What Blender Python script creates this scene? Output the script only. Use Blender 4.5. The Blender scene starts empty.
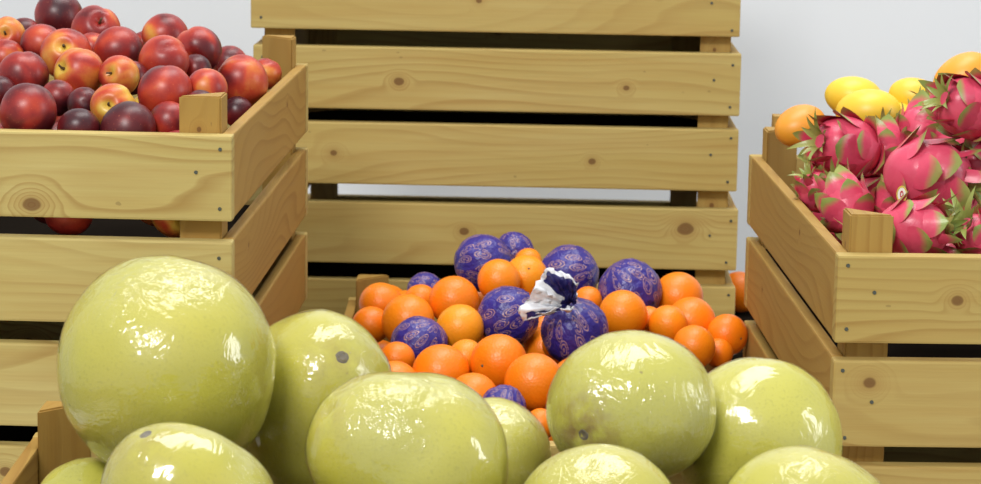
import bpy, bmesh, math, random
import numpy as np
from mathutils import Vector, Matrix, noise, Quaternion
random.seed(7)
C = bpy.context.scene.collection
# ------------------------------------------------------------------ camera, world, lights, exposure
F, PITCH, ROLL, H0 = 2493.7, .1777, .0172, 1.6
cam_d = bpy.data.cameras.new('camera'); cam = bpy.data.objects.new('camera', cam_d); C.objects.link(cam)
CM = Matrix.Rotation(math.pi/2-PITCH, 3, 'X') @ Matrix.Rotation(ROLL, 3, 'Z')
cam.matrix_world = Matrix.Translation((0, 0, H0)) @ CM.to_4x4()
cam_d.sensor_width = 36; cam_d.lens = F/981*36
cam_d.dof.use_dof = True; cam_d.dof.focus_distance = 2.15; cam_d.dof.aperture_fstop = 20
bpy.context.scene.camera = cam
w = bpy.data.worlds.new('world'); bpy.context.scene.world = w; w.use_nodes = True
w.node_tree.nodes['Background'].inputs[0].default_value = (.93, .97, 1, 1)
w.node_tree.nodes['Background'].inputs[1].default_value = .62
def area(name, loc, target, sx, sy, power, col=(1, 1, 1)):
    d = bpy.data.lights.new(name, 'AREA'); d.shape = 'RECTANGLE'; d.size = sx; d.size_y = sy; d.energy = power; d.color = col
    o = bpy.data.objects.new(name, d); C.objects.link(o); o.location = loc
    o.rotation_euler = (Vector(target)-Vector(loc)).to_track_quat('-Z', 'Y').to_euler(); return o
area('ceiling_light_front', (-1.0, -.4, 3.6), (0, 2.4, .9), 1.1, .7, 90, (1, .98, .95))
area('ceiling_light_rear', (.2, 2.9, 3.9), (.1, 3.0, .9), 2.4, 1.2, 62, (1, .98, .95))
area('window_light', (2.6, 1.9, 2.0), (0, 2.2, 1.1), .55, 1.3, 16, (.95, .98, 1))
vs = bpy.context.scene.view_settings
bpy.context.scene.display_settings.display_device = 'sRGB'
vs.view_transform = 'Standard'; vs.look = 'None'; vs.exposure = 0.0; vs.gamma = 1; vs.use_curve_mapping = False

def ray(u, v, D):
    """world point whose picture position is (u,v) at world depth y = D"""
    d = CM @ Vector(((u-490.5)/F, (242-v)/F, -1)); return Vector((0, 0, H0)) + d*(D/d.y)

# ------------------------------------------------------------------ node helpers
class NT:
    def __init__(s, name):
        s.m = bpy.data.materials.new(name); s.m.use_nodes = True; s.t = s.m.node_tree
        s.b = s.t.nodes['Principled BSDF']; s.out = s.t.nodes['Material Output']
    def n(s, kind, **k):
        x = s.t.nodes.new('ShaderNode'+kind)
        for a, b in k.items(): setattr(x, a, b)
        return x
    def put(s, sock, v):
        if isinstance(v, bpy.types.NodeSocket): s.t.links.new(v, sock)
        else: sock.default_value = v
    def math(s, op, a, b=0., c=0., clamp=False):
        x = s.n('Math', operation=op, use_clamp=clamp)
        s.put(x.inputs[0], a); s.put(x.inputs[1], b); s.put(x.inputs[2], c); return x.outputs[0]
    def vmath(s, op, a, b=(0, 0, 0)):
        x = s.n('VectorMath', operation=op); s.put(x.inputs[0], a)
        if op == 'SCALE': s.put(x.inputs[3], b)
        else: s.put(x.inputs[1], b)
        return x.outputs['Value'] if op in ('LENGTH', 'DOT_PRODUCT') else x.outputs[0]
    def noise(s, vec, scale, detail=2., rough=.5, dist=0.):
        x = s.n('TexNoise'); s.put(x.inputs['Vector'], vec); x.inputs['Scale'].default_value = scale
        x.inputs['Detail'].default_value = detail; x.inputs['Roughness'].default_value = rough; x.inputs['Distortion'].default_value = dist
        return x.outputs[0]
    def ramp(s, f, stops):
        x = s.n('ValToRGB'); s.put(x.inputs[0], f); e = x.color_ramp.elements
        while len(e) < len(stops): e.new(.5)
        for q, (p, c) in zip(e, stops):
            q.position = p; q.color = (*c, 1) if len(c) == 3 else c
        return x.outputs[0]
    def mix(s, f, a, b, blend='MIX'):
        x = s.n('Mix', data_type='RGBA', blend_type=blend)
        s.put(x.inputs[0], f); s.put(x.inputs[6], a if not isinstance(a, tuple) else (*a, 1)); s.put(x.inputs[7], b if not isinstance(b, tuple) else (*b, 1))
        return x.outputs[2]
    def obj(s, rnd=True, amt=37., sc=1.):
        tc = s.n('TexCoord').outputs['Object']
        if sc != 1.: tc = s.vmath('SCALE', tc, sc)
        if not rnd: return tc
        oi = s.n('ObjectInfo').outputs['Random']
        cb = s.n('CombineXYZ'); r = s.math('MULTIPLY', oi, amt)
        for i in range(3): s.put(cb.inputs[i], r)
        return s.vmath('ADD', tc, cb.outputs[0])
    def attr(s, name):
        x = s.n('Attribute', attribute_type='OBJECT', attribute_name=name); return x
    def bump(s, h, strength, dist=.001):
        x = s.n('Bump'); x.inputs['Strength'].default_value = strength; x.inputs['Distance'].default_value = dist
        s.put(x.inputs['Height'], h); s.put(s.b.inputs['Normal'], x.outputs[0]); return x.outputs[0]
    def set(s, **k):
        for a, v in k.items():
            a = a.replace('_', ' ')
            if isinstance(v, tuple) and len(v) == 3 and s.b.inputs[a].type == 'RGBA': v = (*v, 1)
            s.put(s.b.inputs[a], v)
        return s.m
def lin(r, g, b): return tuple(((c/255+.055)/1.055)**2.4 if c > 10 else c/255/12.92 for c in (r, g, b))

# ------------------------------------------------------------------ materials
def wood():
    n = NT('pine_wood'); P = n.n('TexCoord').outputs['Object']
    rnd = n.n('ObjectInfo').outputs['Random']
    off = n.n('CombineXYZ'); n.put(off.inputs[0], n.math('MULTIPLY', rnd, 31.)); n.put(off.inputs[1], n.math('MULTIPLY', rnd, 57.)); n.put(off.inputs[2], n.math('MULTIPLY', rnd, 13.))
    S = n.vmath('ADD', P, off.outputs[0])
    px = n.n('SeparateXYZ'); n.put(px.inputs[0], P)
    def st(v): return n.vmath('MULTIPLY', S, v)
    big = n.noise(st((2.2, 9, 9)), 1., 1., .4)
    med = n.noise(st((5, 30, 30)), 1., 2., .5)
    y_ = n.math('MULTIPLY', px.outputs[1], 60.)
    ph = n.math('ADD', n.math('MULTIPLY', px.outputs[2], 70.), n.math('MULTIPLY', big, 13.))
    ph = n.math('ADD', ph, n.math('MULTIPLY', med, .9)); ph = n.math('ADD', ph, y_)
    core = None; halo = None
    for k in ('knot', 'knot_b'):
        a = n.attr(k); sx = n.n('SeparateXYZ'); n.put(sx.inputs[0], a.outputs['Vector'])
        dx = n.math('SUBTRACT', px.outputs[0], sx.outputs[0]); dz = n.math('SUBTRACT', px.outputs[2], sx.outputs[1])
        cb = n.n('CombineXYZ'); n.put(cb.inputs[0], n.math('MULTIPLY', dx, .8)); n.put(cb.inputs[1], dz)
        d = n.math('DIVIDE', n.vmath('LENGTH', cb.outputs[0]), n.math('MAXIMUM', n.math('MULTIPLY', sx.outputs[2], .78), 1e-4))
        d = n.math('ADD', d, n.math('MULTIPLY', n.math('SUBTRACT', med, .5), 2.2))
        g = n.math('EXPONENT', n.math('MULTIPLY', n.math('MULTIPLY', d, d), -.13))
        ph = n.math('ADD', n.math('MULTIPLY', ph, n.math('SUBTRACT', 1., g)), n.math('MULTIPLY', n.math('MULTIPLY', d, 1.15), g))
        c = n.math('SUBTRACT', 1.25, d, clamp=True); c = n.math('MULTIPLY', c, 3., clamp=True)
        h = n.math('EXPONENT', n.math('MULTIPLY', n.math('MULTIPLY', d, d), -.22))
        c = n.math('MULTIPLY', c, .95); core = c if core is None else n.math('MAXIMUM', core, c); halo = h if halo is None else n.math('MAXIMUM', halo, h)
    fr = n.math('FRACT', ph)
    line = n.ramp(fr, [(0, (0, 0, 0)), (.55, (.25, .25, .25)), (.86, (1, 1, 1)), (.95, (.7, .7, .7)), (1, (0, 0, 0))])
    soft = n.noise(st((1.5, 12, 12)), 1., 2.)
    line = n.math('MULTIPLY', line, n.math('MULTIPLY_ADD', soft, 2.4, -.75, clamp=True))
    fib = n.noise(st((14, 420, 420)), 1., 2.)
    base = n.mix(n.noise(st((3, 16, 16)), 1.3, 2.), lin(206, 192, 128), lin(186, 165, 92))
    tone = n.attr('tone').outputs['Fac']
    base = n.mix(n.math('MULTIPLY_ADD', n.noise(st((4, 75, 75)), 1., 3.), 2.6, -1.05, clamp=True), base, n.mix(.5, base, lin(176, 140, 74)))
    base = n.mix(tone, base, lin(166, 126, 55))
    col = n.mix(n.math('MULTIPLY', line, .72), base, lin(146, 106, 46))
    col = n.mix(n.math('MULTIPLY', halo, .34), col, lin(140, 88, 34))
    col = n.mix(n.math('MULTIPLY', core, .75), col, lin(88, 46, 22))
    col = n.mix(n.math('MULTIPLY', fib, .22), col, lin(150, 116, 62))
    # dirt speckles
    sp = n.math('GREATER_THAN', n.noise(st((60, 130, 130)), 1., 1.), .80)
    col = n.mix(n.math('MULTIPLY', sp, .35), col, lin(96, 76, 46))
    n.bump(n.math('ADD', fib, n.math('MULTIPLY', line, .6)), .25, .0006)
    return n.set(Base_Color=col, Roughness=.62, Specular_IOR_Level=.3)
def simple(name, col, rough=.5, **k):
    n = NT(name); return n.set(Base_Color=col, Roughness=rough, **k)
def plaster(name, c1, c2, sc):
    n = NT(name); P = n.obj(False)
    f = n.noise(P, sc, 3.); n.bump(n.noise(P, 90., 3.), .08, .001)
    return n.set(Base_Color=n.mix(f, c1, c2), Roughness=.85)
def nectarine_mat():
    n = NT('nectarine_skin'); P = n.obj(sc=.026)
    t = n.attr('tint').outputs['Fac']
    f = n.noise(P, 22., 2., .5, .4); f2 = n.noise(P, 320., 2.)
    f = n.math('ADD', n.math('MULTIPLY_ADD', f, 1.6, -.80), t); f = n.math('ADD', f, n.math('MULTIPLY_ADD', f2, .10, -.05))
    oz = n.n('TexCoord').outputs['Object']; dd = n.vmath('LENGTH', n.vmath('SUBTRACT', oz, (0, 0, .75)))
    f = n.math('ADD', f, n.math('MULTIPLY', n.math('SUBTRACT', 1., n.math('DIVIDE', dd, .62), clamp=True), .34))
    col = n.ramp(f, [(.0, lin(58, 18, 26)), (.27, lin(96, 24, 28)), (.48, lin(150, 40, 34)), (.66, lin(186, 66, 40)), (.84, lin(208, 124, 52)), (1, lin(216, 176, 72))])
    lent = n.math('GREATER_THAN', n.noise(P, 700., 1.), .72)
    col = n.mix(n.math('MULTIPLY', lent, .3), col, lin(220, 130, 90))
    n.bump(f2, .1, .0005)
    return n.set(Base_Color=col, Roughness=.36, Specular_IOR_Level=.45)
def orange_mat():
    n = NT('orange_peel'); P = n.obj(sc=.028)
    v = n.n('TexVoronoi'); n.put(v.inputs['Vector'], P); v.inputs['Scale'].default_value = 420.
    f = n.noise(P, 25., 2.); t = n.attr('tint').outputs['Fac']
    col = n.mix(f, lin(246, 120, 6), lin(252, 138, 12)); col = n.mix(t, col, lin(255, 178, 34))
    n.bump(v.outputs['Distance'], .35, .0007)
    return n.set(Base_Color=col, Roughness=.38, Specular_IOR_Level=.5, Subsurface_Weight=.08, Subsurface_Radius=(.01, .004, .001))
def paper_mat():
    n = NT('printed_navy_paper'); P = n.obj(amt=3.7, sc=.031)
    ob = n.n('TexCoord').outputs['Object']; sx = n.n('SeparateXYZ'); n.put(sx.inputs[0], ob)
    rd = n.n('ObjectInfo').outputs['Random']; cb = n.n('CombineXYZ')
    n.put(cb.inputs[0], n.math('MULTIPLY_ADD', n.math('ARCTAN2', sx.outputs[1], sx.outputs[0]), 2.0, n.math('MULTIPLY', rd, 40.)))
    n.put(cb.inputs[1], n.math('MULTIPLY_ADD', n.math('ARCSINE', n.math('MULTIPLY', sx.outputs[2], .95)), 1.5, n.math('MULTIPLY', rd, 23.)))
    wp = n.n('TexVoronoi', voronoi_dimensions='2D'); n.put(wp.inputs['Vector'], cb.outputs[0]); wp.inputs['Scale'].default_value = 1.; wp.inputs['Randomness'].default_value = .5
    loc = n.vmath('SUBTRACT', cb.outputs[0], wp.outputs['Position'])
    wn = n.n('TexWhiteNoise'); wn.noise_dimensions = '3D'; n.put(wn.inputs['Vector'], wp.outputs['Position'])
    rt = n.n('VectorRotate'); rt.rotation_type = 'Z_AXIS'; n.put(rt.inputs['Vector'], loc)
    n.put(rt.inputs['Angle'], n.math('MULTIPLY_ADD', wn.outputs['Value'], 1.5, -.4))
    loc = n.vmath('MULTIPLY', rt.outputs[0], (1.55, .88, 0))
    m = n.math('ADD', n.vmath('LENGTH', loc), n.math('MULTIPLY_ADD', n.noise(P, 260., 2.), .16, -.08))
    ring = n.ramp(m, [(0, (0, 0, 0)), (.06, (.8, .8, .8)), (.11, (0, 0, 0)), (.2, (0, 0, 0)), (.25, (.9, .9, .9)), (.29, (0, 0, 0)), (.355, (0, 0, 0)), (.385, (1, 1, 1)), (.43, (0, 0, 0))])
    ring = n.math('MULTIPLY', ring, n.math('GREATER_THAN', n.noise(P, 190., 2.), .37))
    base = n.mix(n.noise(P, 60., 2.), lin(40, 30, 118), lin(62, 50, 150))
    col = n.mix(n.math('MULTIPLY', ring, .85), base, lin(214, 168, 140))
    v = n.n('TexVoronoi'); v.feature = 'DISTANCE_TO_EDGE'; n.put(v.inputs['Vector'], P); v.inputs['Scale'].default_value = 95.
    n.bump(n.math('ADD', n.math('MULTIPLY', v.outputs['Distance'], .8), n.noise(P, 130., 3., .6, 1.)), .55, .003)
    return n.set(Base_Color=col, Roughness=.33, Specular_IOR_Level=.55)
def tuft_mat():
    n = NT('twisted_paper_end'); a = n.n('Attribute', attribute_name='edge').outputs['Fac']; P = n.obj()
    f = n.math('ADD', a, n.math('MULTIPLY_ADD', n.noise(P, 120., 2.), .8, -.4))
    col = n.mix(n.math('MULTIPLY_ADD', f, 7., -3.2, clamp=True), lin(34, 30, 98), lin(226, 228, 234))
    return n.set(Base_Color=col, Roughness=.5)
def pomelo_mat():
    n = NT('pomelo_rind'); P = n.obj()
    f = n.noise(P, 9., 2.); f2 = n.noise(P, 34., 3.); fr = n.noise(P, 420., 2.); t = n.attr('tint').outputs['Fac']
    col = n.mix(f, lin(156, 160, 34), lin(202, 186, 58)); col = n.mix(n.math('MULTIPLY_ADD', f2, 1.6, -.6, clamp=True), col, lin(182, 176, 46))
    col = n.mix(t, col, lin(202, 198, 84))
    pore = n.math('GREATER_THAN', fr, .62); col = n.mix(n.math('MULTIPLY', pore, .22), col, lin(138, 132, 38))
    sp = n.math('MULTIPLY', n.math('GREATER_THAN', n.noise(P, 150., 1.), .79), .55); col = n.mix(sp, col, lin(122, 98, 48))
    pd = n.vmath('LENGTH', n.vmath('SUBTRACT', n.n('TexCoord').outputs['Object'], n.attr('pole').outputs['Vector']))
    stn = n.math('MULTIPLY', n.math('SUBTRACT', 1., n.math('DIVIDE', pd, .042), clamp=True), n.math('MULTIPLY_ADD', n.noise(P, 75., 3.), 4., -1.5, clamp=True))
    col = n.mix(n.math('MULTIPLY', stn, n.attr('stain').outputs['Fac']), col, lin(128, 92, 40))
    n.bump(fr, .35, .0008)
    return n.set(Base_Color=col, Roughness=.55, Specular_IOR_Level=.4, Subsurface_Weight=.06, Subsurface_Radius=(.01, .01, .003))
def film_mat():
    n = NT('cling_film'); P = n.obj(); t = n.t
    # tight stretch creases: thin lines along one direction plus crumples
    w1 = n.noise(n.vmath('MULTIPLY', P, (1, .35, 1)), 26., 3., .55, 1.6)
    cr = n.noise(n.vmath('MULTIPLY', P, (1, 1, .22)), 150., 3., .6, .8)
    v = n.n('TexVoronoi'); v.feature = 'DISTANCE_TO_EDGE'; n.put(v.inputs['Vector'], n.vmath('ADD', P, n.vmath('SCALE', n.n('TexNoise').outputs[1], .01))); v.inputs['Scale'].default_value = 45.
    mask = n.math('MULTIPLY_ADD', n.noise(P, 12., 1.), 3.4, -1.45, clamp=True)
    h = n.math('ADD', n.math('MULTIPLY', w1, .5), n.math('MULTIPLY', n.math('MULTIPLY', cr, mask), .55))
    h = n.math('ADD', h, n.math('MULTIPLY', n.math('MULTIPLY', v.outputs['Distance'], mask), .5))
    b = n.n('Bump'); b.inputs['Strength'].default_value = .8; b.inputs['Distance'].default_value = .0055; n.put(b.inputs['Height'], h)
    g = n.n('BsdfGlossy'); g.inputs['Roughness'].default_value = .13; n.put(g.inputs['Normal'], b.outputs[0]); g.inputs['Color'].default_value = (1, 1, 1, 1)
    tr = n.n('BsdfTransparent'); df = n.n('BsdfDiffuse'); df.inputs[0].default_value = (.85, .88, .86, 1); n.put(df.inputs['Normal'], b.outputs[0])
    m1 = n.n('MixShader'); n.put(m1.inputs[0], n.math('MULTIPLY_ADD', mask, .05, .02)); t.links.new(tr.outputs[0], m1.inputs[1]); t.links.new(df.outputs[0], m1.inputs[2])
    gm = n.n('NewGeometry'); cs = n.math('ABSOLUTE', n.vmath('DOT_PRODUCT', gm.outputs['Incoming'], b.outputs[0]))
    k5 = n.math('POWER', n.math('SUBTRACT', 1., cs, clamp=True), 4.5); fz = n.math('MINIMUM', n.math('MULTIPLY_ADD', k5, .9, .075), .55)
    m2 = n.n('MixShader'); n.put(m2.inputs[0], fz); t.links.new(m1.outputs[0], m2.inputs[1]); t.links.new(g.outputs[0], m2.inputs[2])
    t.links.new(m2.outputs[0], n.out.inputs[0]); return n.m
def dragon_mat(name):
    n = NT(name); P = n.obj(sc=.035); a = n.n('Attribute', attribute_name='tip').outputs['Fac']
    f = n.noise(P, 30., 3.); base = n.mix(f, lin(200, 46, 80), lin(230, 96, 122))
    fg = n.math('ADD', a, n.math('MULTIPLY_ADD', n.noise(P, 60., 2.), .3, -.15))
    col = n.mix(n.math('MULTIPLY_ADD', fg, 3.2, -1.35, clamp=True), base, n.mix(f, lin(100, 130, 54), lin(176, 182, 100)))
    col = n.mix(n.math('MULTIPLY_ADD', n.noise(P, 16., 2.), 2.6, -1.25, clamp=True), col, n.mix(.55, col, lin(150, 26, 50)))
    n.bump(n.noise(P, 130., 3.), .3, .0012)
    return n.set(Base_Color=col, Roughness=.33, Specular_IOR_Level=.45)
def mango_mat():
    n = NT('mango_skin'); P = n.obj(sc=.025); t = n.attr('tint').outputs['Fac']
    f = n.math('ADD', n.math('MULTIPLY_ADD', n.noise(P, 14., 2.), .5, -.25), t)
    return n.set(Base_Color=n.ramp(f, [(0, lin(236, 204, 60)), (.5, lin(240, 186, 50)), (1, lin(230, 134, 44))]), Roughness=.4)
M = dict(wood=wood(), nail=simple('nail_steel', lin(96, 100, 92), .45, Metallic=.6), wall=plaster('white_wall_paint', lin(226, 228, 231), lin(220, 223, 227), 2.),
         floor=plaster('grey_floor_tiles', lin(150, 148, 142), lin(132, 130, 126), 5.), laminate=simple('white_laminate', lin(214, 212, 205), .4), steel=simple('grey_steel', lin(120, 122, 125), .4, Metallic=.7),
         nect=nectarine_mat(), orange=orange_mat(), paper=paper_mat(), tuft=tuft_mat(), pomelo=pomelo_mat(), film=film_mat(), dragon=dragon_mat('dragon_fruit_skin'), mango=mango_mat(),
         stem=simple('dry_brown_stem', lin(86, 62, 36), .8), calyx=simple('green_calyx', lin(96, 104, 44), .7), scar=simple('grey_stem_scar', lin(98, 86, 62), .75), cardboard=simple('grey_board', lin(30, 26, 22), .95, Specular_IOR_Level=.0),  # near-black board: shade inside the crate gaps is put into its colour
         white=simple('white_sticker', lin(238, 236, 225), .4), gold=simple('yellow_sticker_print', lin(214, 190, 70), .4), red=simple('red_sticker_print', lin(190, 40, 60), .4), green_stem=simple('green_fleshy_stem', lin(118, 142, 60), .5))

# ------------------------------------------------------------------ object helpers
def tag(o, label, cat, group=None):
    o['label'] = label; o['category'] = cat
    if group: o['group'] = group
    return o
def link(name, me, mat=None, parent=None, loc=None, rot=None, smooth=True):
    o = bpy.data.objects.new(name, me); C.objects.link(o)
    if mat is not None and not me.materials: me.materials.append(mat)
    if parent: o.parent = parent
    if loc is not None: o.location = loc
    if rot is not None: o.rotation_euler = rot
    return o
def bm_mesh(name, bm, smooth=False):
    me = bpy.data.meshes.new(name); bm.to_mesh(me); bm.free()
    if smooth: me.polygons.foreach_set('use_smooth', [True]*len(me.polygons))
    return me
def box_me(name, sx, sy, sz, bev=.0018):
    bm = bmesh.new(); bmesh.ops.create_cube(bm, size=1); bmesh.ops.scale(bm, vec=(sx, sy, sz), verts=bm.verts)
    if bev: bmesh.ops.bevel(bm, geom=bm.edges[:], offset=bev, segments=2, affect='EDGES', profile=.6)
    return bm_mesh(name, bm)
def struct(name, me, mat, loc):
    o = link(name, me, mat, None, loc); o['kind'] = 'structure'; return o

# ------------------------------------------------------------------ room
struct('floor', box_me('floor', 9, 8, .1, 0), M['floor'], (0, 1.6, -.05))
struct('wall_back', box_me('wall_back', 9, .12, 3.6, 0), M['wall'], (0, 4.3, 1.8))
struct('baseboard_back', box_me('baseboard_back', 9, .018, .1, .002), M['laminate'], (0, 4.231, .05))

# ------------------------------------------------------------------ crates
TS = .011
SL, PI_, T, PO = .0772, .0975, .018, .032      # slat height, pitch, board thickness, post rise
RIM = PI_+SL
def post_me(leg=.039, L=.195):
    bm = bmesh.new()       # right angle at the local origin, legs along +y and +z, length along x
    lo = [bm.verts.new((0, y, z)) for y, z in ((0, 0), (leg, 0), (0, leg))]; hi = [bm.verts.new((L, v.co.y, v.co.z)) for v in lo]
    bm.faces.new(lo[::-1]); bm.faces.new(hi)
    for i in range(3): j = (i+1) % 3; bm.faces.new((lo[i], lo[j], hi[j], hi[i]))
    bmesh.ops.recalc_face_normals(bm, faces=bm.faces)
    bmesh.ops.bevel(bm, geom=bm.edges[:], offset=.0015, segments=2, affect='EDGES')
    return bm_mesh('corner_post', bm)
POST = post_me()
def nail_me():
    bm = bmesh.new(); bmesh.ops.create_cone(bm, cap_ends=True, segments=14, radius1=.0019, radius2=.0015, depth=.0012)
    bmesh.ops.rotate(bm, cent=(0, 0, 0), matrix=Matrix.Rotation(math.pi/2, 3, 'X'), verts=bm.verts); return bm_mesh('nail', bm, False)
NAIL = nail_me()
slat_cache = {}
def slat(parent, L, loc, rz, knot=None, knot2=None, tone=0., nails=True, th=T):
    k = (round(L, 4), th)
    if k not in slat_cache: slat_cache[k] = box_me('slat', L, th, SL, .0022)
    o = link('slat', slat_cache[k], M['wood'], parent, loc, (0, 0, rz))
    o['knot'] = knot or (9., 9., .01); o['knot_b'] = knot2 or (9., 9., .01); o['tone'] = float(tone)
    if nails:
        for s in (-1, 1):
            for dx, dz in ((.010, .026), (.034, .004), (.011, -.028)):
                x = s*(L/2-dx+random.uniform(-.002, .002))
                link('nail', NAIL, M['nail'], o, (x, -T/2-.0003, dz+random.uniform(-.004, .004)))
    return o
def crate(label, group, x, y, zrim, yaw, W, D, knots=None, dz=(0, 0), tone=(0, .5), anchor='left', floor=.010, nails=True, tones=None):
    """x, y: front corner; zrim: height of the upper edge of the top slat"""
    c, s = math.cos(yaw), math.sin(yaw); lx = W/2 if anchor == 'left' else -W/2; ly = D/2
    root = bpy.data.objects.new('wooden_crate', None); C.objects.link(root)
    root.location = (x+lx*c-ly*s, y+lx*s+ly*c, zrim-RIM); root.rotation_euler = (0, 0, yaw); root.empty_display_size = .05
    tag(root, label, 'crate', group); knots = knots or {}
    for i in (0, 1):                                            # i = 0 is the upper course
        z = RIM-SL/2-i*PI_+dz[i]
        k = knots.get(i, (None, None))
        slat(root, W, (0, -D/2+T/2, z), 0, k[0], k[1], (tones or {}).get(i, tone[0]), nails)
        slat(root, W, (0, D/2-T/2, z), math.pi, (random.uniform(-.2, .2), .0, .006), None, tone[0], False)
        for sx in (-1, 1):
            slat(root, D-2*T, (sx*(W/2-TS/2-.0008), 0, z), math.pi/2*sx, (random.uniform(-.2, .2), random.uniform(-.02, .02), .003), None, tone[1], False, TS)  # side boards toned darker and warmer, shading of the side faces painted in
    for sx, sy, r in ((-1, -1, 0), (1, -1, 1), (1, 1, 2), (-1, 1, 3)):
        # local x of the post points up
        p = link('corner_post', POST, M['wood'], root)
        up = Vector((0, 0, 1)); ax = Vector((-sx, 0, 0)); ay = Vector((0, -sy, 0))
        # mesh axes: x up, y and z along the two legs (keep right handed)
        a, b = (ax, ay) if up.cross(ax).dot(ay) > 0 else (ay, ax)
        Mx = Matrix((up, a, b)).transposed().to_4x4()
        p.matrix_local = Matrix.Translation((sx*(W/2-TS-.001), sy*(D/2-T), RIM+PO-.195)) @ Mx
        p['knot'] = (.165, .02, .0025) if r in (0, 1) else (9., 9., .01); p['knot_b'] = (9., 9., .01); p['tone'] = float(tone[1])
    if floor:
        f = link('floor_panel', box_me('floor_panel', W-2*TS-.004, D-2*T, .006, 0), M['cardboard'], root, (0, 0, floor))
    return root
TB = .8150                                                   # table top height
# back stack, five courses in view
BX, BY, BZ = -.2952, 3.0604, H0-.2101
bk = 'crates of the tall stack against the white wall'
for i, (lab, zr, kn, dz) in enumerate((
    ('topmost pine crate of the tall rear stack, cut by the upper picture edge', BZ+PI_, {1: ((-.02, .0, .004), (.2, .01, .003))}, (0, -.0005)),
    ('pine slatted crate in the tall rear stack, second from the top', BZ-PI_, {0: ((-.12, -.004, .0055), (.16, -.006, .004)), 1: ((-.20, -.0, .005), (.12, -.004, .004))}, (-.0005, .003)),
    ('lowest pine crate of the tall rear stack, directly behind the orange heap', BZ-3*PI_, {0: ((-.04, .004, .0052), (.235, .014, .0085)), 1: ((.1, 0, .004), None)}, (.0005, .0)))):
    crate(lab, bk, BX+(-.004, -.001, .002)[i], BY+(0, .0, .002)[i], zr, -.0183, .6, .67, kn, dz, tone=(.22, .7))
# left stack
lk = 'pine crates of the left stack'
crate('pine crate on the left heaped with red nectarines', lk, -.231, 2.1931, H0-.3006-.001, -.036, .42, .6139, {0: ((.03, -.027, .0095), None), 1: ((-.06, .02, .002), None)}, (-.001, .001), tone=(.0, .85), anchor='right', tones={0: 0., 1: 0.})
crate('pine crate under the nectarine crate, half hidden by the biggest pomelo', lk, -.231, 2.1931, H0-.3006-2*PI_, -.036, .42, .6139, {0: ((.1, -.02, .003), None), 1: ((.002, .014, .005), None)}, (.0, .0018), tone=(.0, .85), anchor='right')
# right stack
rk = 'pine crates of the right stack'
crate('pine crate on the right filled with pink dragon fruit', rk, .2995, 2.1109, H0-.3792-.0055, .0265, .42, .6139, {0: ((-.105, .0, .0052), None), 1: ((-.178, .019, .006), None)}, (-.001, .004), tone=(.34, .8), floor=.074)  # floor panel raised to block the view through, so the slat gap stays dark
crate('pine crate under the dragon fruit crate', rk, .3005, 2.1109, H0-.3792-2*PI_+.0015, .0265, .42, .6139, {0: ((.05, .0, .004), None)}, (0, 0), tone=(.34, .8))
# crate behind the dragon fruit crate, only a post top shows
# orange crate and pomelo crate
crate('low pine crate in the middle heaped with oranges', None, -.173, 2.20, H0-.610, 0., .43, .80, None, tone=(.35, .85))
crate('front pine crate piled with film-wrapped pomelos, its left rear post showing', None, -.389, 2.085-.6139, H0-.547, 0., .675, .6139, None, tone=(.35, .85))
# the display table and the risers that carry the stacks
t = bpy.data.objects.new('display_table', None); C.objects.link(t); t.location = (.05, 2.6, 0)
tag(t, 'white display table carrying all the fruit crates', 'table')
link('table_top', box_me('table_top', 1.75, 2.35, .03, .003), M['laminate'], t, (0, 0, TB-.015))
for sx in (-1, 1):
    for sy in (-1, 1): link('leg', box_me('leg', .05, .05, TB-.03, .003), M['steel'], t, (sx*.82, sy*1.12, (TB-.03)/2))
def riser(label, x0, x1, y0, y1, top):
    o = link('riser_board', box_me('riser_board', x1-x0, y1-y0, top-TB, .002), M['wood'], None, ((x0+x1)/2, (y0+y1)/2, (top+TB)/2))
    o['knot'] = (9., 9., .01); o['knot_b'] = (9., 9., .01); o['tone'] = .4
    tag(o, label, 'board'); return o
riser('wooden riser board under the left crate stack', -.66, -.20, 2.16, 2.84, H0-.3006-2*PI_-RIM+.0)
rb = riser('dark board carrying the tall rear crate stack and the stray orange', -.34, .40, 3.03, 3.55, H0-.2101-3*PI_-RIM)
rb.data.materials.clear(); rb.data.materials.append(M['cardboard'])
riser('wooden riser board under the right crate stack', .27, .75, 2.095, 2.83, H0-.3792-2*PI_-RIM+.0015)
riser('wooden riser board under the front pomelo crate', -.40, .30, 1.46, 2.09, H0-.547-RIM)

# ------------------------------------------------------------------ fruit helpers
def blob(name, r, sub, fn, mat, smooth=True):
    bm = bmesh.new(); bmesh.ops.create_icosphere(bm, subdivisions=sub, radius=1)
    for v in bm.verts: v.co = fn(v.co.normalized())*r
    me = bm_mesh(name, bm, smooth); me.materials.append(mat); return me
def aim(axis, spin=0.):
    return (Vector(axis).to_track_quat('Z', 'Y') @ Quaternion((0, 0, 1), spin))
def orient(o, axis, spin=0.):
    o.rotation_mode = 'QUATERNION'; o.rotation_quaternion = aim(axis, spin)
def rand_axis():
    while True:
        v = Vector([random.uniform(-1, 1) for _ in range(3)])
        if .1 < v.length < 1: return v.normalized()
def hit(c, r, u, v):
    """direction from the fruit centre to the visible skin point at picture position (u,v)"""
    o = Vector((0, 0, H0)); d = (ray(u, v, 1.)-o).normalized(); m = o-c; b = m.dot(d); q = b*b-(m.length_squared-r*r)
    t = -b-math.sqrt(q) if q > 0 else -b
    return (o+d*t-c).normalized()
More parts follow.
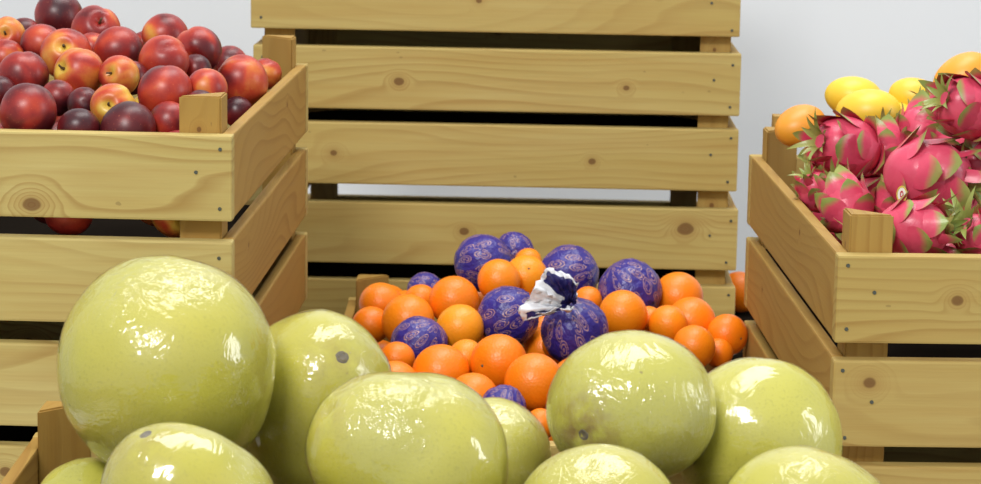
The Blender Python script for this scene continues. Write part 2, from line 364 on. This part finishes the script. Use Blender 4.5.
def relax(items, tol=.985, it=260, lo=0, hi=9, dmax=.22):
    """items: dict(u,v,rp,D). pushes overlapping fruit apart along their sight lines"""
    D0 = [q['D'] for q in items]
    for _ in range(it):
        P = [ray(q['u'], q['v'], q['D']) for q in items]; R = [q['rp']*q['D']/F for q in items]
        mv = [0.]*len(items); worst = 0
        for i in range(len(items)):
            for j in range(i+1, len(items)):
                o = (R[i]+R[j])*tol-(P[i]-P[j]).length
                if o > 0:
                    worst = max(worst, o); s = 1 if items[i]['D'] > items[j]['D'] else -1
                    mv[i] += s*o*.5; mv[j] -= s*o*.5
        for i, q in enumerate(items):
            q['D'] = min(hi, max(lo, q['D']+max(-.01, min(.01, mv[i]*.6)))); q['D'] = min(D0[i]+dmax, max(D0[i]-dmax, q['D']))
    for q in items: q['p'] = ray(q['u'], q['v'], q['D']); q['r'] = q['rp']*q['D']/F
    return items

# ------------------------------------------------------------------ nectarines
def nect_fn(ph):
    def f(n):
        th = math.acos(max(-1, min(1, n.z))); az = math.atan2(n.y, n.x)
        r = 1-.30*math.exp(-(th/.27)**2)
        g = math.exp(-(az/.20)**2)*math.sin(th)**.5*(.07 if th < 2.6 else 0)
        r -= g; r += .015*noise.noise(n*1.6+Vector((ph, 0, 0)))
        co = n*r; co.z *= .95; co.x *= 1.01
        if th > 2.8: co.z -= .03*(th-2.8)/.34
        return co
    return f
NECT = [blob('nectarine', 1., 4, nect_fn(p), M['nect']) for p in (0, 5, 9)]
def stem_me(name, r, L, bend, mat):
    bm = bmesh.new(); rings = []
    for i in range(5):
        f = i/4; rr = r*(1.3-.5*f if i < 4 else 1.0)
        rings.append([bm.verts.new((rr*math.cos(a)+bend*f*f, rr*math.sin(a), L*f)) for a in [k*math.pi/4 for k in range(8)]])
    for a, b in zip(rings, rings[1:]):
        for k in range(8): bm.faces.new((a[k], a[(k+1) % 8], b[(k+1) % 8], b[k]))
    bm.faces.new(rings[-1]); me = bm_mesh(name, bm, True); me.materials.append(mat); return me
NSTEM = stem_me('stem', .05, .26, .08, M['stem'])
ZR = H0-.3006
# u, v, r(px), tint, label, (stem px) or None
NL = [
 (59, 16, 24, .40, 'dark red nectarine on top of the heap beside the upper picture edge', None),
 (96, 30, 24, .56, 'bright red nectarine with its cleft upwards, top row', (101, 20)),
 (6, 36, 19, .62, 'orange-red nectarine with a yellow spot at the left edge, upper row', (5, 33)),
 (24, 33, 14, .15, 'very dark nectarine sunk behind the orange-red one at the left edge', None),
 (42, 45, 21, .50, 'red nectarine left of the one with a pale green stem hollow', None),
 (66, 54, 25, .60, 'red nectarine with a pale green stem hollow facing up', (63, 43)),
 (79, 73, 25, .88, 'yellow-orange nectarine with a stem at its left side', (58, 67)),
 (118, 50, 24, .46, 'dusky nectarine with an orange cheek, right of the red cleft one', None),
 (119, 76, 20, .60, 'nectarine with a golden patch below the dusky one', (108, 72)),
 (23, 76, 25, .52, 'red nectarine above the largest dark one at the left', None),
 (6, 58, 17, .48, 'nectarine at the left edge under the orange-red one', None),
 (28, 112, 29, .38, 'largest dark nectarine, left end of the front row', None),
 (0, 92, 15, .30, 'nectarine cut by the left picture edge in the second row', None),
 (79, 129, 21, .22, 'brownish dark nectarine low behind the front slat', None),
 (113, 106, 22, .82, 'nectarine with an orange stem hollow in the front row', (107, 104)),
 (128, 130, 28, .12, 'purple-black nectarine in the middle of the front row', None),
 (165, 37, 23, .50, 'red nectarine on the top right of the heap, farthest back', None),
 (198, 50, 23, .40, 'dark red nectarine with a brown stem, upper right', (194, 60)),
 (164, 61, 25, .42, 'crimson nectarine left of the stemmed one', None),
 (165, 92, 27, .55, 'large nectarine with a yellow flank over the corner post', None),
 (207, 88, 20, .60, 'orange-red nectarine just behind the front corner post', None),
 (242, 81, 26, .46, 'big bright red nectarine by the right side slat', None),
 (230, 64, 18, .38, 'dark nectarine behind the big bright red one', None),
 (266, 74, 14, .55, 'small red nectarine by the rear corner post', None),
 (169, 123, 21, .36, 'nectarine low beside the left of the front corner post', None),
 (238, 112, 14, .12, 'shaded nectarine deep behind the front corner post', None),
 (132, 78, 15, .42, 'nectarine wedged between the golden one and the large one', None),
 (92, 48, 14, .5, 'nectarine peeking out under the red cleft one', None),
 (58, 98, 16, .2, 'dark nectarine sunk under the yellow-orange one', None),
 (84, 104, 15, .18, 'dark nectarine between the front row and the yellow-orange one', None),
 (200, 108, 16, .3, 'dark nectarine hidden by the front corner post', None),
 (145, 44, 12, .3, 'dark nectarine deep in the gap under the farthest one', None),
 (196, 70, 14, .25, 'dark nectarine deep below the stemmed one', None),
]
items = []
for (u, v, rp, ti, lab, st) in NL:
    a = .1777-(242-v)/F; D = .4925/(a+.0957)
    hid = rp <= 17
    items.append(dict(u=u, v=v, rp=rp*(1.04 if rp > 17 else 1.15), D=D+(.05 if hid else 0), t=ti, lab=lab, st=st))
for q in items:
    if q['u'] == 242: q['D'] = 2.53
    if q['u'] == 230: q['D'] = 2.66
    if q['u'] == 266: q['D'] = 2.72; q['rp'] = 16
    if q['u'] == 238: q['D'] = 2.50
relax(items, tol=.91, lo=2.25, hi=2.76)
NPOS = []
def put(name, mesh, p, r, axis, spin, label, cat, group, **props):
    o = link(name, mesh, None, None, p); o.scale = (r, r, r); orient(o, axis, spin)
    for k, v in props.items(): o[k] = v
    tag(o, label, cat, group); return o
for i, q in enumerate(items):
    ax = hit(q['p'], q['r'], *q['st']) if q['st'] else (rand_axis()+Vector((0, .6, -.6))).normalized()
    o = put('nectarine', NECT[i % 3], q['p'], q['r'], ax, random.uniform(0, 6), q['lab'], 'nectarine', 'nectarines heaped in the left crate', tint=q['t'])
    NPOS.append((q['p'], q['r']))
    if q['st']:
        s_ = link('stem', NSTEM, None, o, (0, 0, .72)); 
def fill(x0, x1, y0, y1, z, r, taken, make, shear=0., x_of=None, lim=999, keep=None):
    n = 0; j = 0; y = y0
    while y < y1:
        x = x0+(r if j % 2 else 0)
        while x < x1:
            p = Vector((x+shear*(y-y0)+random.uniform(-.002, .002), y+random.uniform(-.002, .002), z+random.uniform(-.002, .002)))
            if all((p-q).length > (r+s)*.96 for q, s in taken) and (keep is None or keep(p)):
                make(p, r*random.uniform(.95, 1.)); taken.append((p, r)); n += 1
                if n >= lim: return
            x += 2*r
        y += 1.74*r; j += 1
def mk_nect(p, r):
    put('nectarine', random.choice(NECT), p, r, rand_axis(), 0, 'nectarine in the lower layers of the left heap, seen only through gaps', 'nectarine', 'nectarines in the lower layers', tint=random.choice((.2, .35, .5, .8)))
for z in (ZR-.028, ZR-.078):
    fill(-.58, -.277, 2.241, 2.77, z, .0245, NPOS, mk_nect, shear=.03, keep=(None if z > ZR-.05 else lambda p: random.random() < .35))

# ------------------------------------------------------------------ oranges
def orange_fn(n):
    th = math.acos(max(-1, min(1, n.z))); r = 1-.04*math.exp(-(th/.16)**2)+.006*noise.noise(n*2.2); c = n*r; c.z *= .965; return c
ORANGE = blob('orange', 1., 4, orange_fn, M['orange'])
def button_me():
    bm = bmesh.new(); c = bm.verts.new((0, 0, .03)); ring = []
    for k in range(12):
        a = k*math.pi/6; r = .085 if k % 2 else .055; ring.append(bm.verts.new((r*math.cos(a), r*math.sin(a), 0)))
    for k in range(12): bm.faces.new((c, ring[k], ring[(k+1) % 12]))
    bm.faces.new(ring[::-1]); me = bm_mesh('stem_button', bm); me.materials.append(M['scar']); return me
BUTTON = button_me()
def wrap_fn(seed):
    def f(n):
        s = Vector((seed, seed*2, 0)); r = 1+.035*noise.noise(n*2.4+s)+.022*abs(noise.noise(n*6+s))+.010*noise.noise(n*14+s)
        th = math.acos(max(-1, min(1, n.z))); az = math.atan2(n.y, n.x)
        r += .035*math.exp(-(th/.5)**2)*math.sin(az*11+seed)   # pleats towards the twist
        return n*r
    return f
WRAP = [blob('wrapped_orange', 1., 5, wrap_fn(s), M['paper']) for s in (1.3, 4.1, 8.7)]
OL = [
 (381, 304, 22, .1, 'orange at the rear left corner, beside the crate post', None, 0),
 (371, 325, 19, .0, 'orange at the left rim under the rear left corner one', None, 0),
 (408, 321, 27, .1, 'large orange left of centre above a low wrapped one', None, 0),
 (421, 301, 17, .05, 'orange half hidden behind the large left one', None, .03),
 (454, 301, 25, .05, 'orange left below the high wrapped pair', None, 0),
 (499, 281, 22, .2, 'yellowish orange between two wrapped ones on the heap top', None, 0),
 (526, 277, 22, .45, 'pale orange with a dark button on the heap top', (529, 268), 0),
 (460, 328, 24, .5, 'pale orange in the middle of the left half of the heap', None, 0),
 (397, 359, 18, .0, 'orange peeking above the pear-shaped front pomelo at left', None, 0),
 (441, 373, 29, .05, 'orange low in front, right of the low wrapped one', None, 0),
 (466, 358, 19, .3, 'orange sunk between the two front oranges', None, .02),
 (499, 363, 29, .0, 'orange with its green button facing left, front row', (481, 366), 0),
 (534, 383, 30, .0, 'deep orange one beside the left flank of the centre pomelo', None, 0),
 (528, 262, 14, .2, 'orange at the very back of the heap top, mostly hidden', None, .06),
 (678, 297, 25, .05, 'orange at the rear right of the heap', None, 0),
 (691, 322, 25, .05, 'orange below the rear right one', None, 0),
 (694, 347, 22, .1, 'orange at the right just above the right rear pomelo', None, 0),
 (727, 335, 21, .0, 'outermost orange at the right rim', (742, 339), 0),
 (623, 315, 25, .15, 'orange in front of the rightmost wrapped one', None, 0),
 (668, 325, 20, .2, 'orange sunk between the centre and right rim oranges', None, .02),
 (588, 301, 15, .1, 'orange glimpsed between the three right wrapped ones', None, .05),
 (718, 353, 15, .0, 'orange low under the outermost one', None, .03),
 (541, 424, 16, .0, 'orange at the bottom of the heap beside the pomelos', None, 0),
 (648, 322, 16, .1, 'orange low behind the centre pomelo crown', None, .03),
 (486, 338, 13, .0, 'orange deep under the left large wrapped one', None, .06),
 (556, 345, 14, .0, 'orange deep beside the twisted wrapper', None, .06),
]
WL = [
 (483, 263, 29, 'paper-wrapped orange highest on the left of the heap', 0),
 (514, 252, 20, 'wrapped orange half hidden behind the highest left one', .03),
 (569, 275, 30, 'wrapped orange on the heap top behind the twisted paper end', 0),
 (630, 291, 32, 'rightmost wrapped orange, large with clear oval print', 0),
 (508, 317, 31, 'wrapped orange left of the one with the twisted white paper end', 0),
 (575, 331, 34, 'wrapped orange topped by a twisted white and navy paper end', 0),
 (419, 345, 29, 'wrapped orange low at the left of the heap', 0),
 (425, 290, 18, 'wrapped orange half sunk at the rear left', .03),
 (503, 409, 24, 'wrapped orange lowest in the heap above the pomelos', 0),
]
items = []
for k, L_ in enumerate(OL+WL):
    wr = len(L_) == 5; u, v, rp = L_[:3]; a = .1777-(242-v)/F
    D = .866/(a+.119)+L_[-1]+.16*((u-545)/200)**2*.8
    items.append(dict(u=u, v=v, rp=rp*1.03, D=D, wr=wr, L=L_))
relax(items, tol=.93, lo=2.40, hi=2.93, dmax=.3)
OPOS = []
for i, q in enumerate(items):
    OPOS.append((q['p'], q['r'])); L_ = q['L']
    if q['wr']:
        tw = L_[0] == 575
        ax = (hit(q['p'], q['r'], 568, 303)) if tw else Vector((math.cos(i*1.7), .12, math.sin(i*1.7)))
        o = put('wrapped_orange', WRAP[i % 3], q['p'], q['r']*.985, ax, i, 'navy and gold '+L_[3], 'wrapped orange', 'paper-wrapped oranges in the middle crate')
        if tw: TW = (o, q)
    else:
        ax = hit(q['p'], q['r'], *L_[5]) if L_[5] else (rand_axis()+Vector((0, .8, -.5))).normalized()
        o = put('orange', ORANGE, q['p'], q['r'], ax, 0, L_[4] if 'orange' in L_[4] else L_[4], 'orange', 'loose oranges in the middle crate', tint=L_[3])
        link('stem_button', BUTTON, None, o, (0, 0, .925))
def mk_or(p, r):
    o = put('orange', ORANGE, p, r, rand_axis(), 0, 'orange in the lower layers of the middle heap, mostly buried', 'orange', 'buried oranges', tint=.05)
for z in (H0-.60+.0, H0-.60-.048, H0-.60-.096, H0-.60-.138):
    fill(-.123, .21, 2.44, 2.95, z, .0268, OPOS, mk_or)
# stray orange beside the rear stack
p = ray(739, 298, 3.27); rr = .028; p.z = H0-.2101-3*PI_-RIM+rr
o = put('orange', ORANGE, p, rr, (0, .5, -.8), 0, 'single orange in shade behind the right end of the rear stack slat', 'orange', None, tint=0.)
link('stem_button', BUTTON, None, o, (0, 0, .925))
# twisted paper end
def tuft():
    o, q = TW; D = q['D']-q['r']*.92
    base = ray(572, 306, D)
    rim = [(578, 298, .00), (577, 283, .004), (570, 274, -.004), (558, 271, .004), (546, 267, -.005), (541, 276, .004), (534, 287, -.006), (526, 300, .004), (517, 311, -.006), (523, 320, .0), (536, 312, -.008), (546, 314, -.002), (556, 305, -.009), (566, 311, -.002), (577, 306, -.006)]
    R0 = [ray(u, v, D-.006+d) for u, v, d in rim]; pts = []; nav = []
    for i in range(len(R0)-1):
        for k in range(4):
            t_ = k/4; pts.append(R0[i].lerp(R0[i+1], t_)); g = i+t_; nav.append(1 if (g < 5.2 or 8.2 < g < 9.2 or 11.4 < g < 12.2) else 0)
    bm = bmesh.new(); lay = bm.verts.layers.float.new('edge'); rows = []; N = 14
    for k in range(N):
        f = k/(N-1); row = []
        for i, p in enumerate(pts):
            rag = .10*noise.noise(Vector((i*.55, 3, 0)))
            c = base.lerp(p, .10+(.90+rag)*f)+Vector((0, -.008*math.sin(f*2.6), 0))
            fold = math.sin(i*1.9+2.5*noise.noise(Vector((i*.2, f*2, 7))))*.0042*math.sin(min(1, f*1.3)*2.6)
            cr = Vector((noise.noise(c*170), noise.noise(c*170+Vector((9, 0, 0))), noise.noise(c*170+Vector((0, 9, 0)))))*.0032
            vv = bm.verts.new(c+Vector((fold*.3, -fold, fold*.4))+cr)
            vv[lay] = .95 if f > .88 else (.18 if nav[i] else (.2 if f < .22 else .8)); row.append(vv)
        rows.append(row)
    for a, b in zip(rows, rows[1:]):
        for i in range(len(pts)-1): bm.faces.new((a[i], a[i+1], b[i+1], b[i]))
    me = bm_mesh('twisted_paper_end', bm, True); me.materials.append(M['tuft'])
    t_ = link('twisted_paper_end', me)
    bpy.context.view_layer.update()
    t_.parent = o; t_.matrix_parent_inverse = o.matrix_world.inverted()
    m = t_.modifiers.new('s', 'SOLIDIFY'); m.thickness = .0004
    t_['label'] = 'crumpled white and navy paper twist'
tuft()

# ------------------------------------------------------------------ pomelos
def pom_fn(neck, seed, k=1.):
    def f(n):
        th = math.acos(max(-1, min(1, n.z)))
        r = 1+neck*math.exp(-(th/.55)**2)-.045*math.exp(-(th/.10)**2)-.05*math.exp(-((math.pi-th)/.5)**2)
        r -= neck*.45*math.exp(-((th-1.05)/.35)**2)
        r += .035*noise.noise(n*1.25+Vector((seed, 0, 0)))+.008*noise.noise(n*4+Vector((seed, 3, 0)))
        return n*r*k
    return f
def film_fn(neck, seed):
    g = pom_fn(neck, seed)
    def f(n):
        s = Vector((seed*3, 1, 0)); w_ = noise.noise(n*3+s)
        wr = abs(noise.noise(Vector((n.x*9, n.y*9, n.z*2.5))+s))*max(0, w_+.15)
        return g(n)*(1.010+.020*wr+.010*max(0, w_))
    return f
def scar_me():
    bm = bmesh.new(); rings = []
    for r, z in ((.10, -.02), (.095, .012), (.06, .022), (.035, .006), (.0, .004)):
        if r == 0: c = bm.verts.new((0, 0, z)); break
        rings.append([bm.verts.new((r*(1+.15*math.sin(k*2.1))*math.cos(k*math.pi/8), r*math.sin(k*math.pi/8), z)) for k in range(16)])
    for a, b in zip(rings, rings[1:]):
        for k in range(16): bm.faces.new((a[k], a[(k+1) % 16], b[(k+1) % 16], b[k]))
    for k in range(16): bm.faces.new((rings[-1][k], rings[-1][(k+1) % 16], c))
    me = bm_mesh('stem_scar', bm, True); me.materials.append(M['scar']); return me
SCAR = scar_me()
# u, v, rx, ry, D, neck, axis px or vector, tint, label
PL = [
 (166, 368, 110, 113, 1.93, .00, Vector((-.2, .5, -.8)), .1, 'biggest film-wrapped pomelo, highest at the left of the pile'),
 (316, 404, 84, 98, 2.03, .10, (343, 364), .1, 'pomelo behind the biggest one with its grey stem scar showing on the right shoulder'),
 (409, 463, 101, 96, 1.78, .12, Vector((-.62, -.30, .5)), .2, 'pear-shaped pomelo at the front centre with wrinkled film'),
 (631, 409, 86, 78, 1.93, .02, (585, 436), .25, 'round pomelo at the centre right with a brown stem scar low on its left'),
 (758, 441, 84, 84, 1.94, .0, Vector((.1, .4, .8)), .5, 'pale pomelo at the right rear beside the right crate stack'),
 (185, 508, 92, 84, 1.72, .10, (150, 437), .0, 'small pomelo at the bottom left leaning on the biggest one'),
 (598, 524, 86, 80, 1.74, .06, Vector((0, .5, -.8)), .1, 'pomelo at the bottom edge below the round centre right one'),
 (806, 527, 92, 83, 1.74, .08, Vector((-.3, -.2, -.8)), .3, 'pomelo at the bottom right corner of the pile'),
 (492, 458, 60, 60, 1.98, .0, Vector((0, .5, -.8)), .4, 'pomelo mostly hidden behind the pear-shaped front one, beside the oranges'),
 (88, 512, 56, 56, 1.93, .0, Vector((0, .5, -.8)), .5, 'pomelo low at the left end under the biggest one'),
]
items = [dict(u=a[0], v=a[1], rp=(a[2]+a[3])/2*1.02, D=a[4], a=a) for a in PL]
relax(items, tol=.93, lo=1.62, hi=2.06, dmax=.14)
PPOS = []
for i, q in enumerate(items):
    a = q['a']; p, r = q['p'], q['r']; PPOS.append((p, r))
    ax = a[6] if isinstance(a[6], Vector) else hit(p, r, *a[6])
    sx, sy = a[2]*1.02/q['rp'], a[3]*1.02/q['rp']
    def base(fn):                                    # bake the fruit's own axis and its slightly flattened or long build
        Q = aim(ax, i*1.3); Qi = Q.inverted()
        return lambda n: (lambda c: Vector((c.x*sx, c.y*.98, c.z*sy)))(Q @ fn(Qi @ n))
    me = blob('pomelo', r, 5, base(pom_fn(a[5], i*2.3)), M['pomelo'])
    o = link('pomelo', me, None, None, p); o['tint'] = float(a[7]); tag(o, a[8], 'pomelo', 'film-wrapped pomelos in the front crate')
    link('plastic_film', blob('plastic_film', r, 5, base(film_fn(a[5], i*2.3)), M['film']), None, o)
    ps = base(pom_fn(a[5], i*2.3))(ax.normalized())*r
    o['pole'] = tuple(ps); o['stain'] = 1.0 if i == 3 else .35
    if i in (1, 3, 5): s_ = link('stem_scar', SCAR, None, o, ps*1.004); s_.scale = (r*.8, r*.8, r*.8); orient(s_, ax)
def mk_pom(p, r):
    n = int(p.x*1000) % 7; me = blob('pomelo', r, 4, pom_fn(.05, n), M['pomelo']); o = link('pomelo', me, None, None, p); o['tint'] = .2; o['pole'] = (9., 9., 9.); o['stain'] = 0.
    tag(o, 'pomelo in the lower layer of the front pile, buried under the others', 'pomelo', 'buried pomelos')
    link('plastic_film', blob('plastic_film', r, 4, film_fn(.05, n), M['film']), None, o)
fill(-.295, .22, 1.56, 2.02, H0-.547-RIM+.013+.061, .060, PPOS, mk_pom)

# ------------------------------------------------------------------ dragon fruit
def drag_body(n):
    th = math.acos(max(-1, min(1, n.z))); r = 1+.03*noise.noise(n*2)-.10*math.exp(-(th/.3)**2); c = n*r; c.z *= 1.22; return c
DBODY = blob('dragon_fruit', 1., 4, drag_body, M['dragon'])
def scales_me(seed, n=24, name='scales'):
    rnd = random.Random(seed); bm = bmesh.new(); lay = bm.verts.layers.float.new('tip')
    for k in range(n):
        f = (k+.5)/n; z = -1.05+2.15*f; az = k*2.399+rnd.uniform(-.2, .2)
        rad = math.sqrt(max(.02, 1-(z/1.24)**2)); top = f > .8
        L = (.78 if not top else .70)*rnd.uniform(.85, 1.2); Wd = (.58 if not top else .22)*rnd.uniform(.85, 1.1)
        out = Vector((math.cos(az), math.sin(az), 0)); tan = Vector((-math.sin(az), math.cos(az), 0))
        nrm = Vector((math.cos(az)*rad, math.sin(az)*rad, z/1.5)).normalized()
        up = (Vector((0, 0, 1))-nrm*nrm.z); up = up.normalized() if up.length > .05 else out
        if top: up = (up*.6+nrm*.7+Vector((0, 0, .5))).normalized()
        b = Vector((out.x*rad, out.y*rad, z))*.97; curl = rnd.uniform(-.05, .38); rows = []
        for i in range(7):
            t_ = i/6; wd = Wd*(1-t_**2.2)**.8*(1-.2*(1-t_)**3)+.004
            cen = b+up*(L*t_)+nrm*(.03+.10*t_+curl*t_**3*L*.9)
            row = []
            for j in range(5):
                s = j/2-1
                vv = bm.verts.new(cen+tan*(s*wd)-nrm*(.30*s*s*wd*(1-t_*.6))); vv[lay] = max(0, t_*1.0-.06+(.10*abs(s))); row.append(vv)
            rows.append(row)
        for p_, q_ in zip(rows, rows[1:]):
            for j in range(4): bm.faces.new((p_[j], p_[j+1], q_[j+1], q_[j]))
    for v in bm.verts: pass
    me = bm_mesh(name, bm, True); me.materials.append(M['dragon']); return me
SCALES = [scales_me(s, 20) for s in (1, 2, 3)]
def crown_me(seed):
    rnd = random.Random(seed); bm = bmesh.new(); lay = bm.verts.layers.float.new('tip')
    for k in range(9):
        az = k*.7+rnd.uniform(-.2, .2); out = Vector((math.cos(az), math.sin(az), 0)); tan = Vector((-out.y, out.x, 0)); L = rnd.uniform(.55, .95); rows = []; cu = rnd.uniform(.2, .75)
        for i in range(8):
            t_ = i/7; c = out*(.16+.25*t_+cu*t_**2.2*L)+Vector((0, 0, 1.05+L*t_*(1-.45*cu*t_))); wd = .13*(1-t_**2)**.8+.004; row = []
            for j in range(3):
                v = bm.verts.new(c+tan*((j-1)*wd)+out*(.05 if j == 1 else 0)); v[lay] = .72+.28*t_; row.append(v)
            rows.append(row)
        for a, b in zip(rows, rows[1:]):
            for j in range(2): bm.faces.new((a[j], a[j+1], b[j+1], b[j]))
    me = bm_mesh('crown_leaves', bm, True); me.materials.append(M['dragon']); return me
CROWN = [crown_me(4), crown_me(5)]
DL = [   # u, v, rp, D, axis, label
 (846, 148, 34, 2.46, (-.75, -.5, .25), 'dragon fruit with its yellowish flower end pointing left, upper left of the pile'),
 (928, 176, 40, 2.30, (.9, -.25, -.1), 'large pink dragon fruit bearing a small oval sticker'),
 (969, 108, 33, 2.30, (-.75, -.45, .30), 'dragon fruit at the upper right with dark curled crown leaves'),
 (847, 206, 28, 2.33, (-.3, .5, .6), 'dragon fruit low at the left behind the front corner post'),
 (912, 231, 34, 2.19, (.9, -.4, .2), 'dragon fruit in the front row right of the corner post'),
 (922, 131, 27, 2.52, (.3, .4, .9), 'dragon fruit in the rear row left of the dark crowned one'),
 (817, 192, 20, 2.42, (-.5, -.3, .8), 'small dragon fruit with green scales by the left side slat'),
 (980, 240, 27, 2.20, (-.55, -.45, .55), 'dragon fruit with a bunch of green crown leaves at the right edge'),
 (983, 165, 27, 2.32, (-.7, -.5, .1), 'dragon fruit cut by the right picture edge in mid pile'),
 (884, 150, 24, 2.50, (0, .5, .8), 'dragon fruit half hidden between the two rear ones'),
 (893, 205, 22, 2.34, (.2, .3, .8), 'dragon fruit sunk under the sticker bearing one'),
 (957, 140, 23, 2.46, (.3, .4, .8), 'dragon fruit low behind the dark crowned one'),
 (955, 205, 22, 2.34, (.2, .3, .8), 'dragon fruit sunk at the right under the large one'),
]
items = [dict(u=a[0], v=a[1], rp=a[2], D=a[3], a=a) for a in DL]
relax(items, tol=.90, lo=2.185, hi=2.6, dmax=.12); DPOS = []
for i, q in enumerate(items):
    a = q['a']; r = q['r']
    o = put('dragon_fruit', DBODY, q['p'], r*.93, a[4], i*1.1, a[5], 'dragon fruit', 'dragon fruit in the right crate'); DPOS.append((q['p'], r))
    link('scales', SCALES[i % 3], None, o); cw = link('crown_leaves', CROWN[i % 2], None, o)
    if i == 7: cw.scale = (1.5, 1.5, 1.15)
    if i == 1:
        bpy.context.view_layer.update(); co_ = Vector((0, 0, H0)); dg = bpy.context.evaluated_depsgraph_get()
        ok, pos, d, _i, _o, _m = bpy.context.scene.ray_cast(dg, co_, (ray(903, 194, 2.4)-co_).normalized())
        pos = pos+(co_-pos).normalized()*.008; d = (co_-pos).normalized()*.6+d*.4; d.normalize()
        if d.dot(ray(901, 201, 2.4)-co_) > 0: d = -d
        bpy.context.view_layer.update(); inv = o.matrix_world.inverted()
        def disc(nm, rx, ry, mat, off, rin=0):
            bm = bmesh.new(); N = 28; A = [bm.verts.new((rx*math.cos(k*2*math.pi/N), ry*math.sin(k*2*math.pi/N), 0)) for k in range(N)]
            if rin:
                B = [bm.verts.new((v.co.x*rin, v.co.y*rin, 0)) for v in A]
                for k in range(N): bm.faces.new((A[k], A[(k+1) % N], B[(k+1) % N], B[k]))
            else: bm.faces.new(A)
            me = bm_mesh(nm, bm); me.materials.append(mat); s_ = link(nm, me)
            rt = Quaternion(aim(d))
            s_.parent = o; s_.matrix_parent_inverse = inv; s_.location = pos+d*off; s_.rotation_mode = 'QUATERNION'; s_.rotation_quaternion = rt; return s_
        st = disc('sticker', .0052, .0078, M['white'], .0026); st['label'] = 'small white oval sticker with a yellow rim'
        for nm, rx, ry, mt, of, ri in (('sticker_rim', .0052, .0078, M['gold'], .0030, .8), ('sticker_print', .0018, .0034, M['red'], .0030, .5)):
            x_ = disc(nm, rx, ry, mt, of, ri); 
def mk_dr(p, r):
    o = put('dragon_fruit', DBODY, p, r*.84, (random.uniform(-1, 1), random.uniform(-1, 1), .2), 0, 'dragon fruit in the lower layers of the right pile, mostly buried', 'dragon fruit', 'buried dragon fruit')
    link('scales', SCALES[0], None, o)
# mangoes
def mango_fn(n):
    c = n.copy(); c.z *= 1.22; c.y *= .86; c.x *= 1+.06*n.z; c.x += .10*n.z*n.z; return c
MANGO = blob('mango', 1., 4, mango_fn, M['mango'])
for (u, v, rx, D, ax, ti, lab) in (
    (801, 126, 24, 2.60, (.8, .8, .3), .85, 'orange mango by the rear left post of the right crate'),
    (854, 97, 24, 2.64, (1, 0, -.1), .05, 'bright yellow mango on top, left of centre'),
    (868, 112, 27, 2.585, (1, -.2, .1), .15, 'yellow mango lying in front of the bright yellow one'),
    (917, 99, 24, 2.62, (.9, .2, -.3), .30, 'deep yellow mango in the middle of the row behind the dragon fruit'),
    (963, 77, 26, 2.60, (.8, .1, .5), .75, 'orange-yellow mango highest at the right behind the crowned dragon fruit'),
    (893, 122, 22, 2.60, (.9, .2, .3), .2, 'yellow mango low behind the rear dragon fruit'),
    (945, 105, 25, 2.62, (.9, .2, .3), .4, 'mango under the highest orange-yellow one')):
    p = ray(u, v, D); r = rx*D/F; DPOS.append((p, r*1.1))
    o = put('mango', MANGO, p, r, ax, 0, lab, 'mango', 'mangoes at the back of the right crate', tint=ti)
    link('stem_scar', BUTTON, None, o, (.10, 0, 1.20))
RZ = H0-.3792
for z in (RZ-.038,):
    fill(.362, .62, 2.17, 2.64, z, .034, DPOS, mk_dr)

# a narrow post standing behind the right crate
bt = link('wooden_post', box_me('wooden_post', .022, .022, .415, .001), M['wood'], None, (.3265, 2.79, H0-.350-.2075)); bt['knot'] = (9., 9., .01); bt['knot_b'] = (9., 9., .01); bt['tone'] = .8
tag(bt, 'narrow brown wooden post end standing behind the rear left corner of right crate', 'post')
# leave out the buried fruit of which nothing shows, from here or from a step to either side
bpy.context.view_layer.update()
dg = bpy.context.evaluated_depsgraph_get(); seen = {}; o_ = Vector((0, 0, H0))
for v in range(0, 484, 2):
    for u in range(0, 981, 2):
        d = (ray(u, v, 2.4)-o_).normalized(); o2 = o_
        for _ in range(3):
            ok, lo_, nn, ii, ob, mm = bpy.context.scene.ray_cast(dg, o2, d)
            if not ok: break
            k = ob.name if ob.parent is None else ob.parent.name
            a_ = seen.setdefault(k, [0, 0, 0]); a_[0] += 1; a_[1] += u; a_[2] += v
            if ob.name.startswith('plastic_film'): o2 = lo_+d*.0005
            else: break
def buried(o): return str(o.get('group', '')).startswith(('buried', 'nectarines in the lower'))
gone = [o for o in C.objects if buried(o) and seen.get(o.name, [0])[0] < 4]
for o in gone:
    for ch in list(o.children): bpy.data.objects.remove(ch)
    bpy.data.objects.remove(o)
# the few that do show are told apart by the fruit lying next to them
tops = [o for o in C.objects if o.parent is None and o.get('category') and not buried(o) and o.name in seen]; used = set()
for o in [o for o in C.objects if buried(o)]:
    n_, su, sv = seen[o.name]; cu, cv = su/n_, sv/n_
    near = sorted((q for q in tops if q.name.startswith(('nectarine', 'orange', 'wrapped', 'dragon'))), key=lambda q: math.hypot(seen[q.name][1]/seen[q.name][0]-cu, seen[q.name][2]/seen[q.name][0]-cv))
    for q in near[:4]:
        qu, qv = seen[q.name][1]/seen[q.name][0], seen[q.name][2]/seen[q.name][0]
        side = ('left of' if cu < qu else 'right of') if abs(cu-qu) > abs(cv-qv) else ('above' if cv < qv else 'below')
        wds = q['label'].split(',')[0].split()
        wds = wds[:9]
        while wds[-1] in ('the', 'a', 'an', 'of', 'by', 'in', 'at', 'on', 'with', 'and', 'behind', 'its', 'left', 'low', 'beside', 'under', 'between', 'two', 'white', 'paper', 'front', 'upper', 'dark', 'mid', 'right', 'small', 'pale', 'largest', 'above', 'topped', 'twisted', 'corner'): wds = wds[:-1]
        lab = 'buried %s just %s the %s' % (o['category'], side, ' '.join(wds))
        if lab not in used: break
    used.add(lab); o['label'] = lab; print('LAB', lab, round(cu), round(cv))
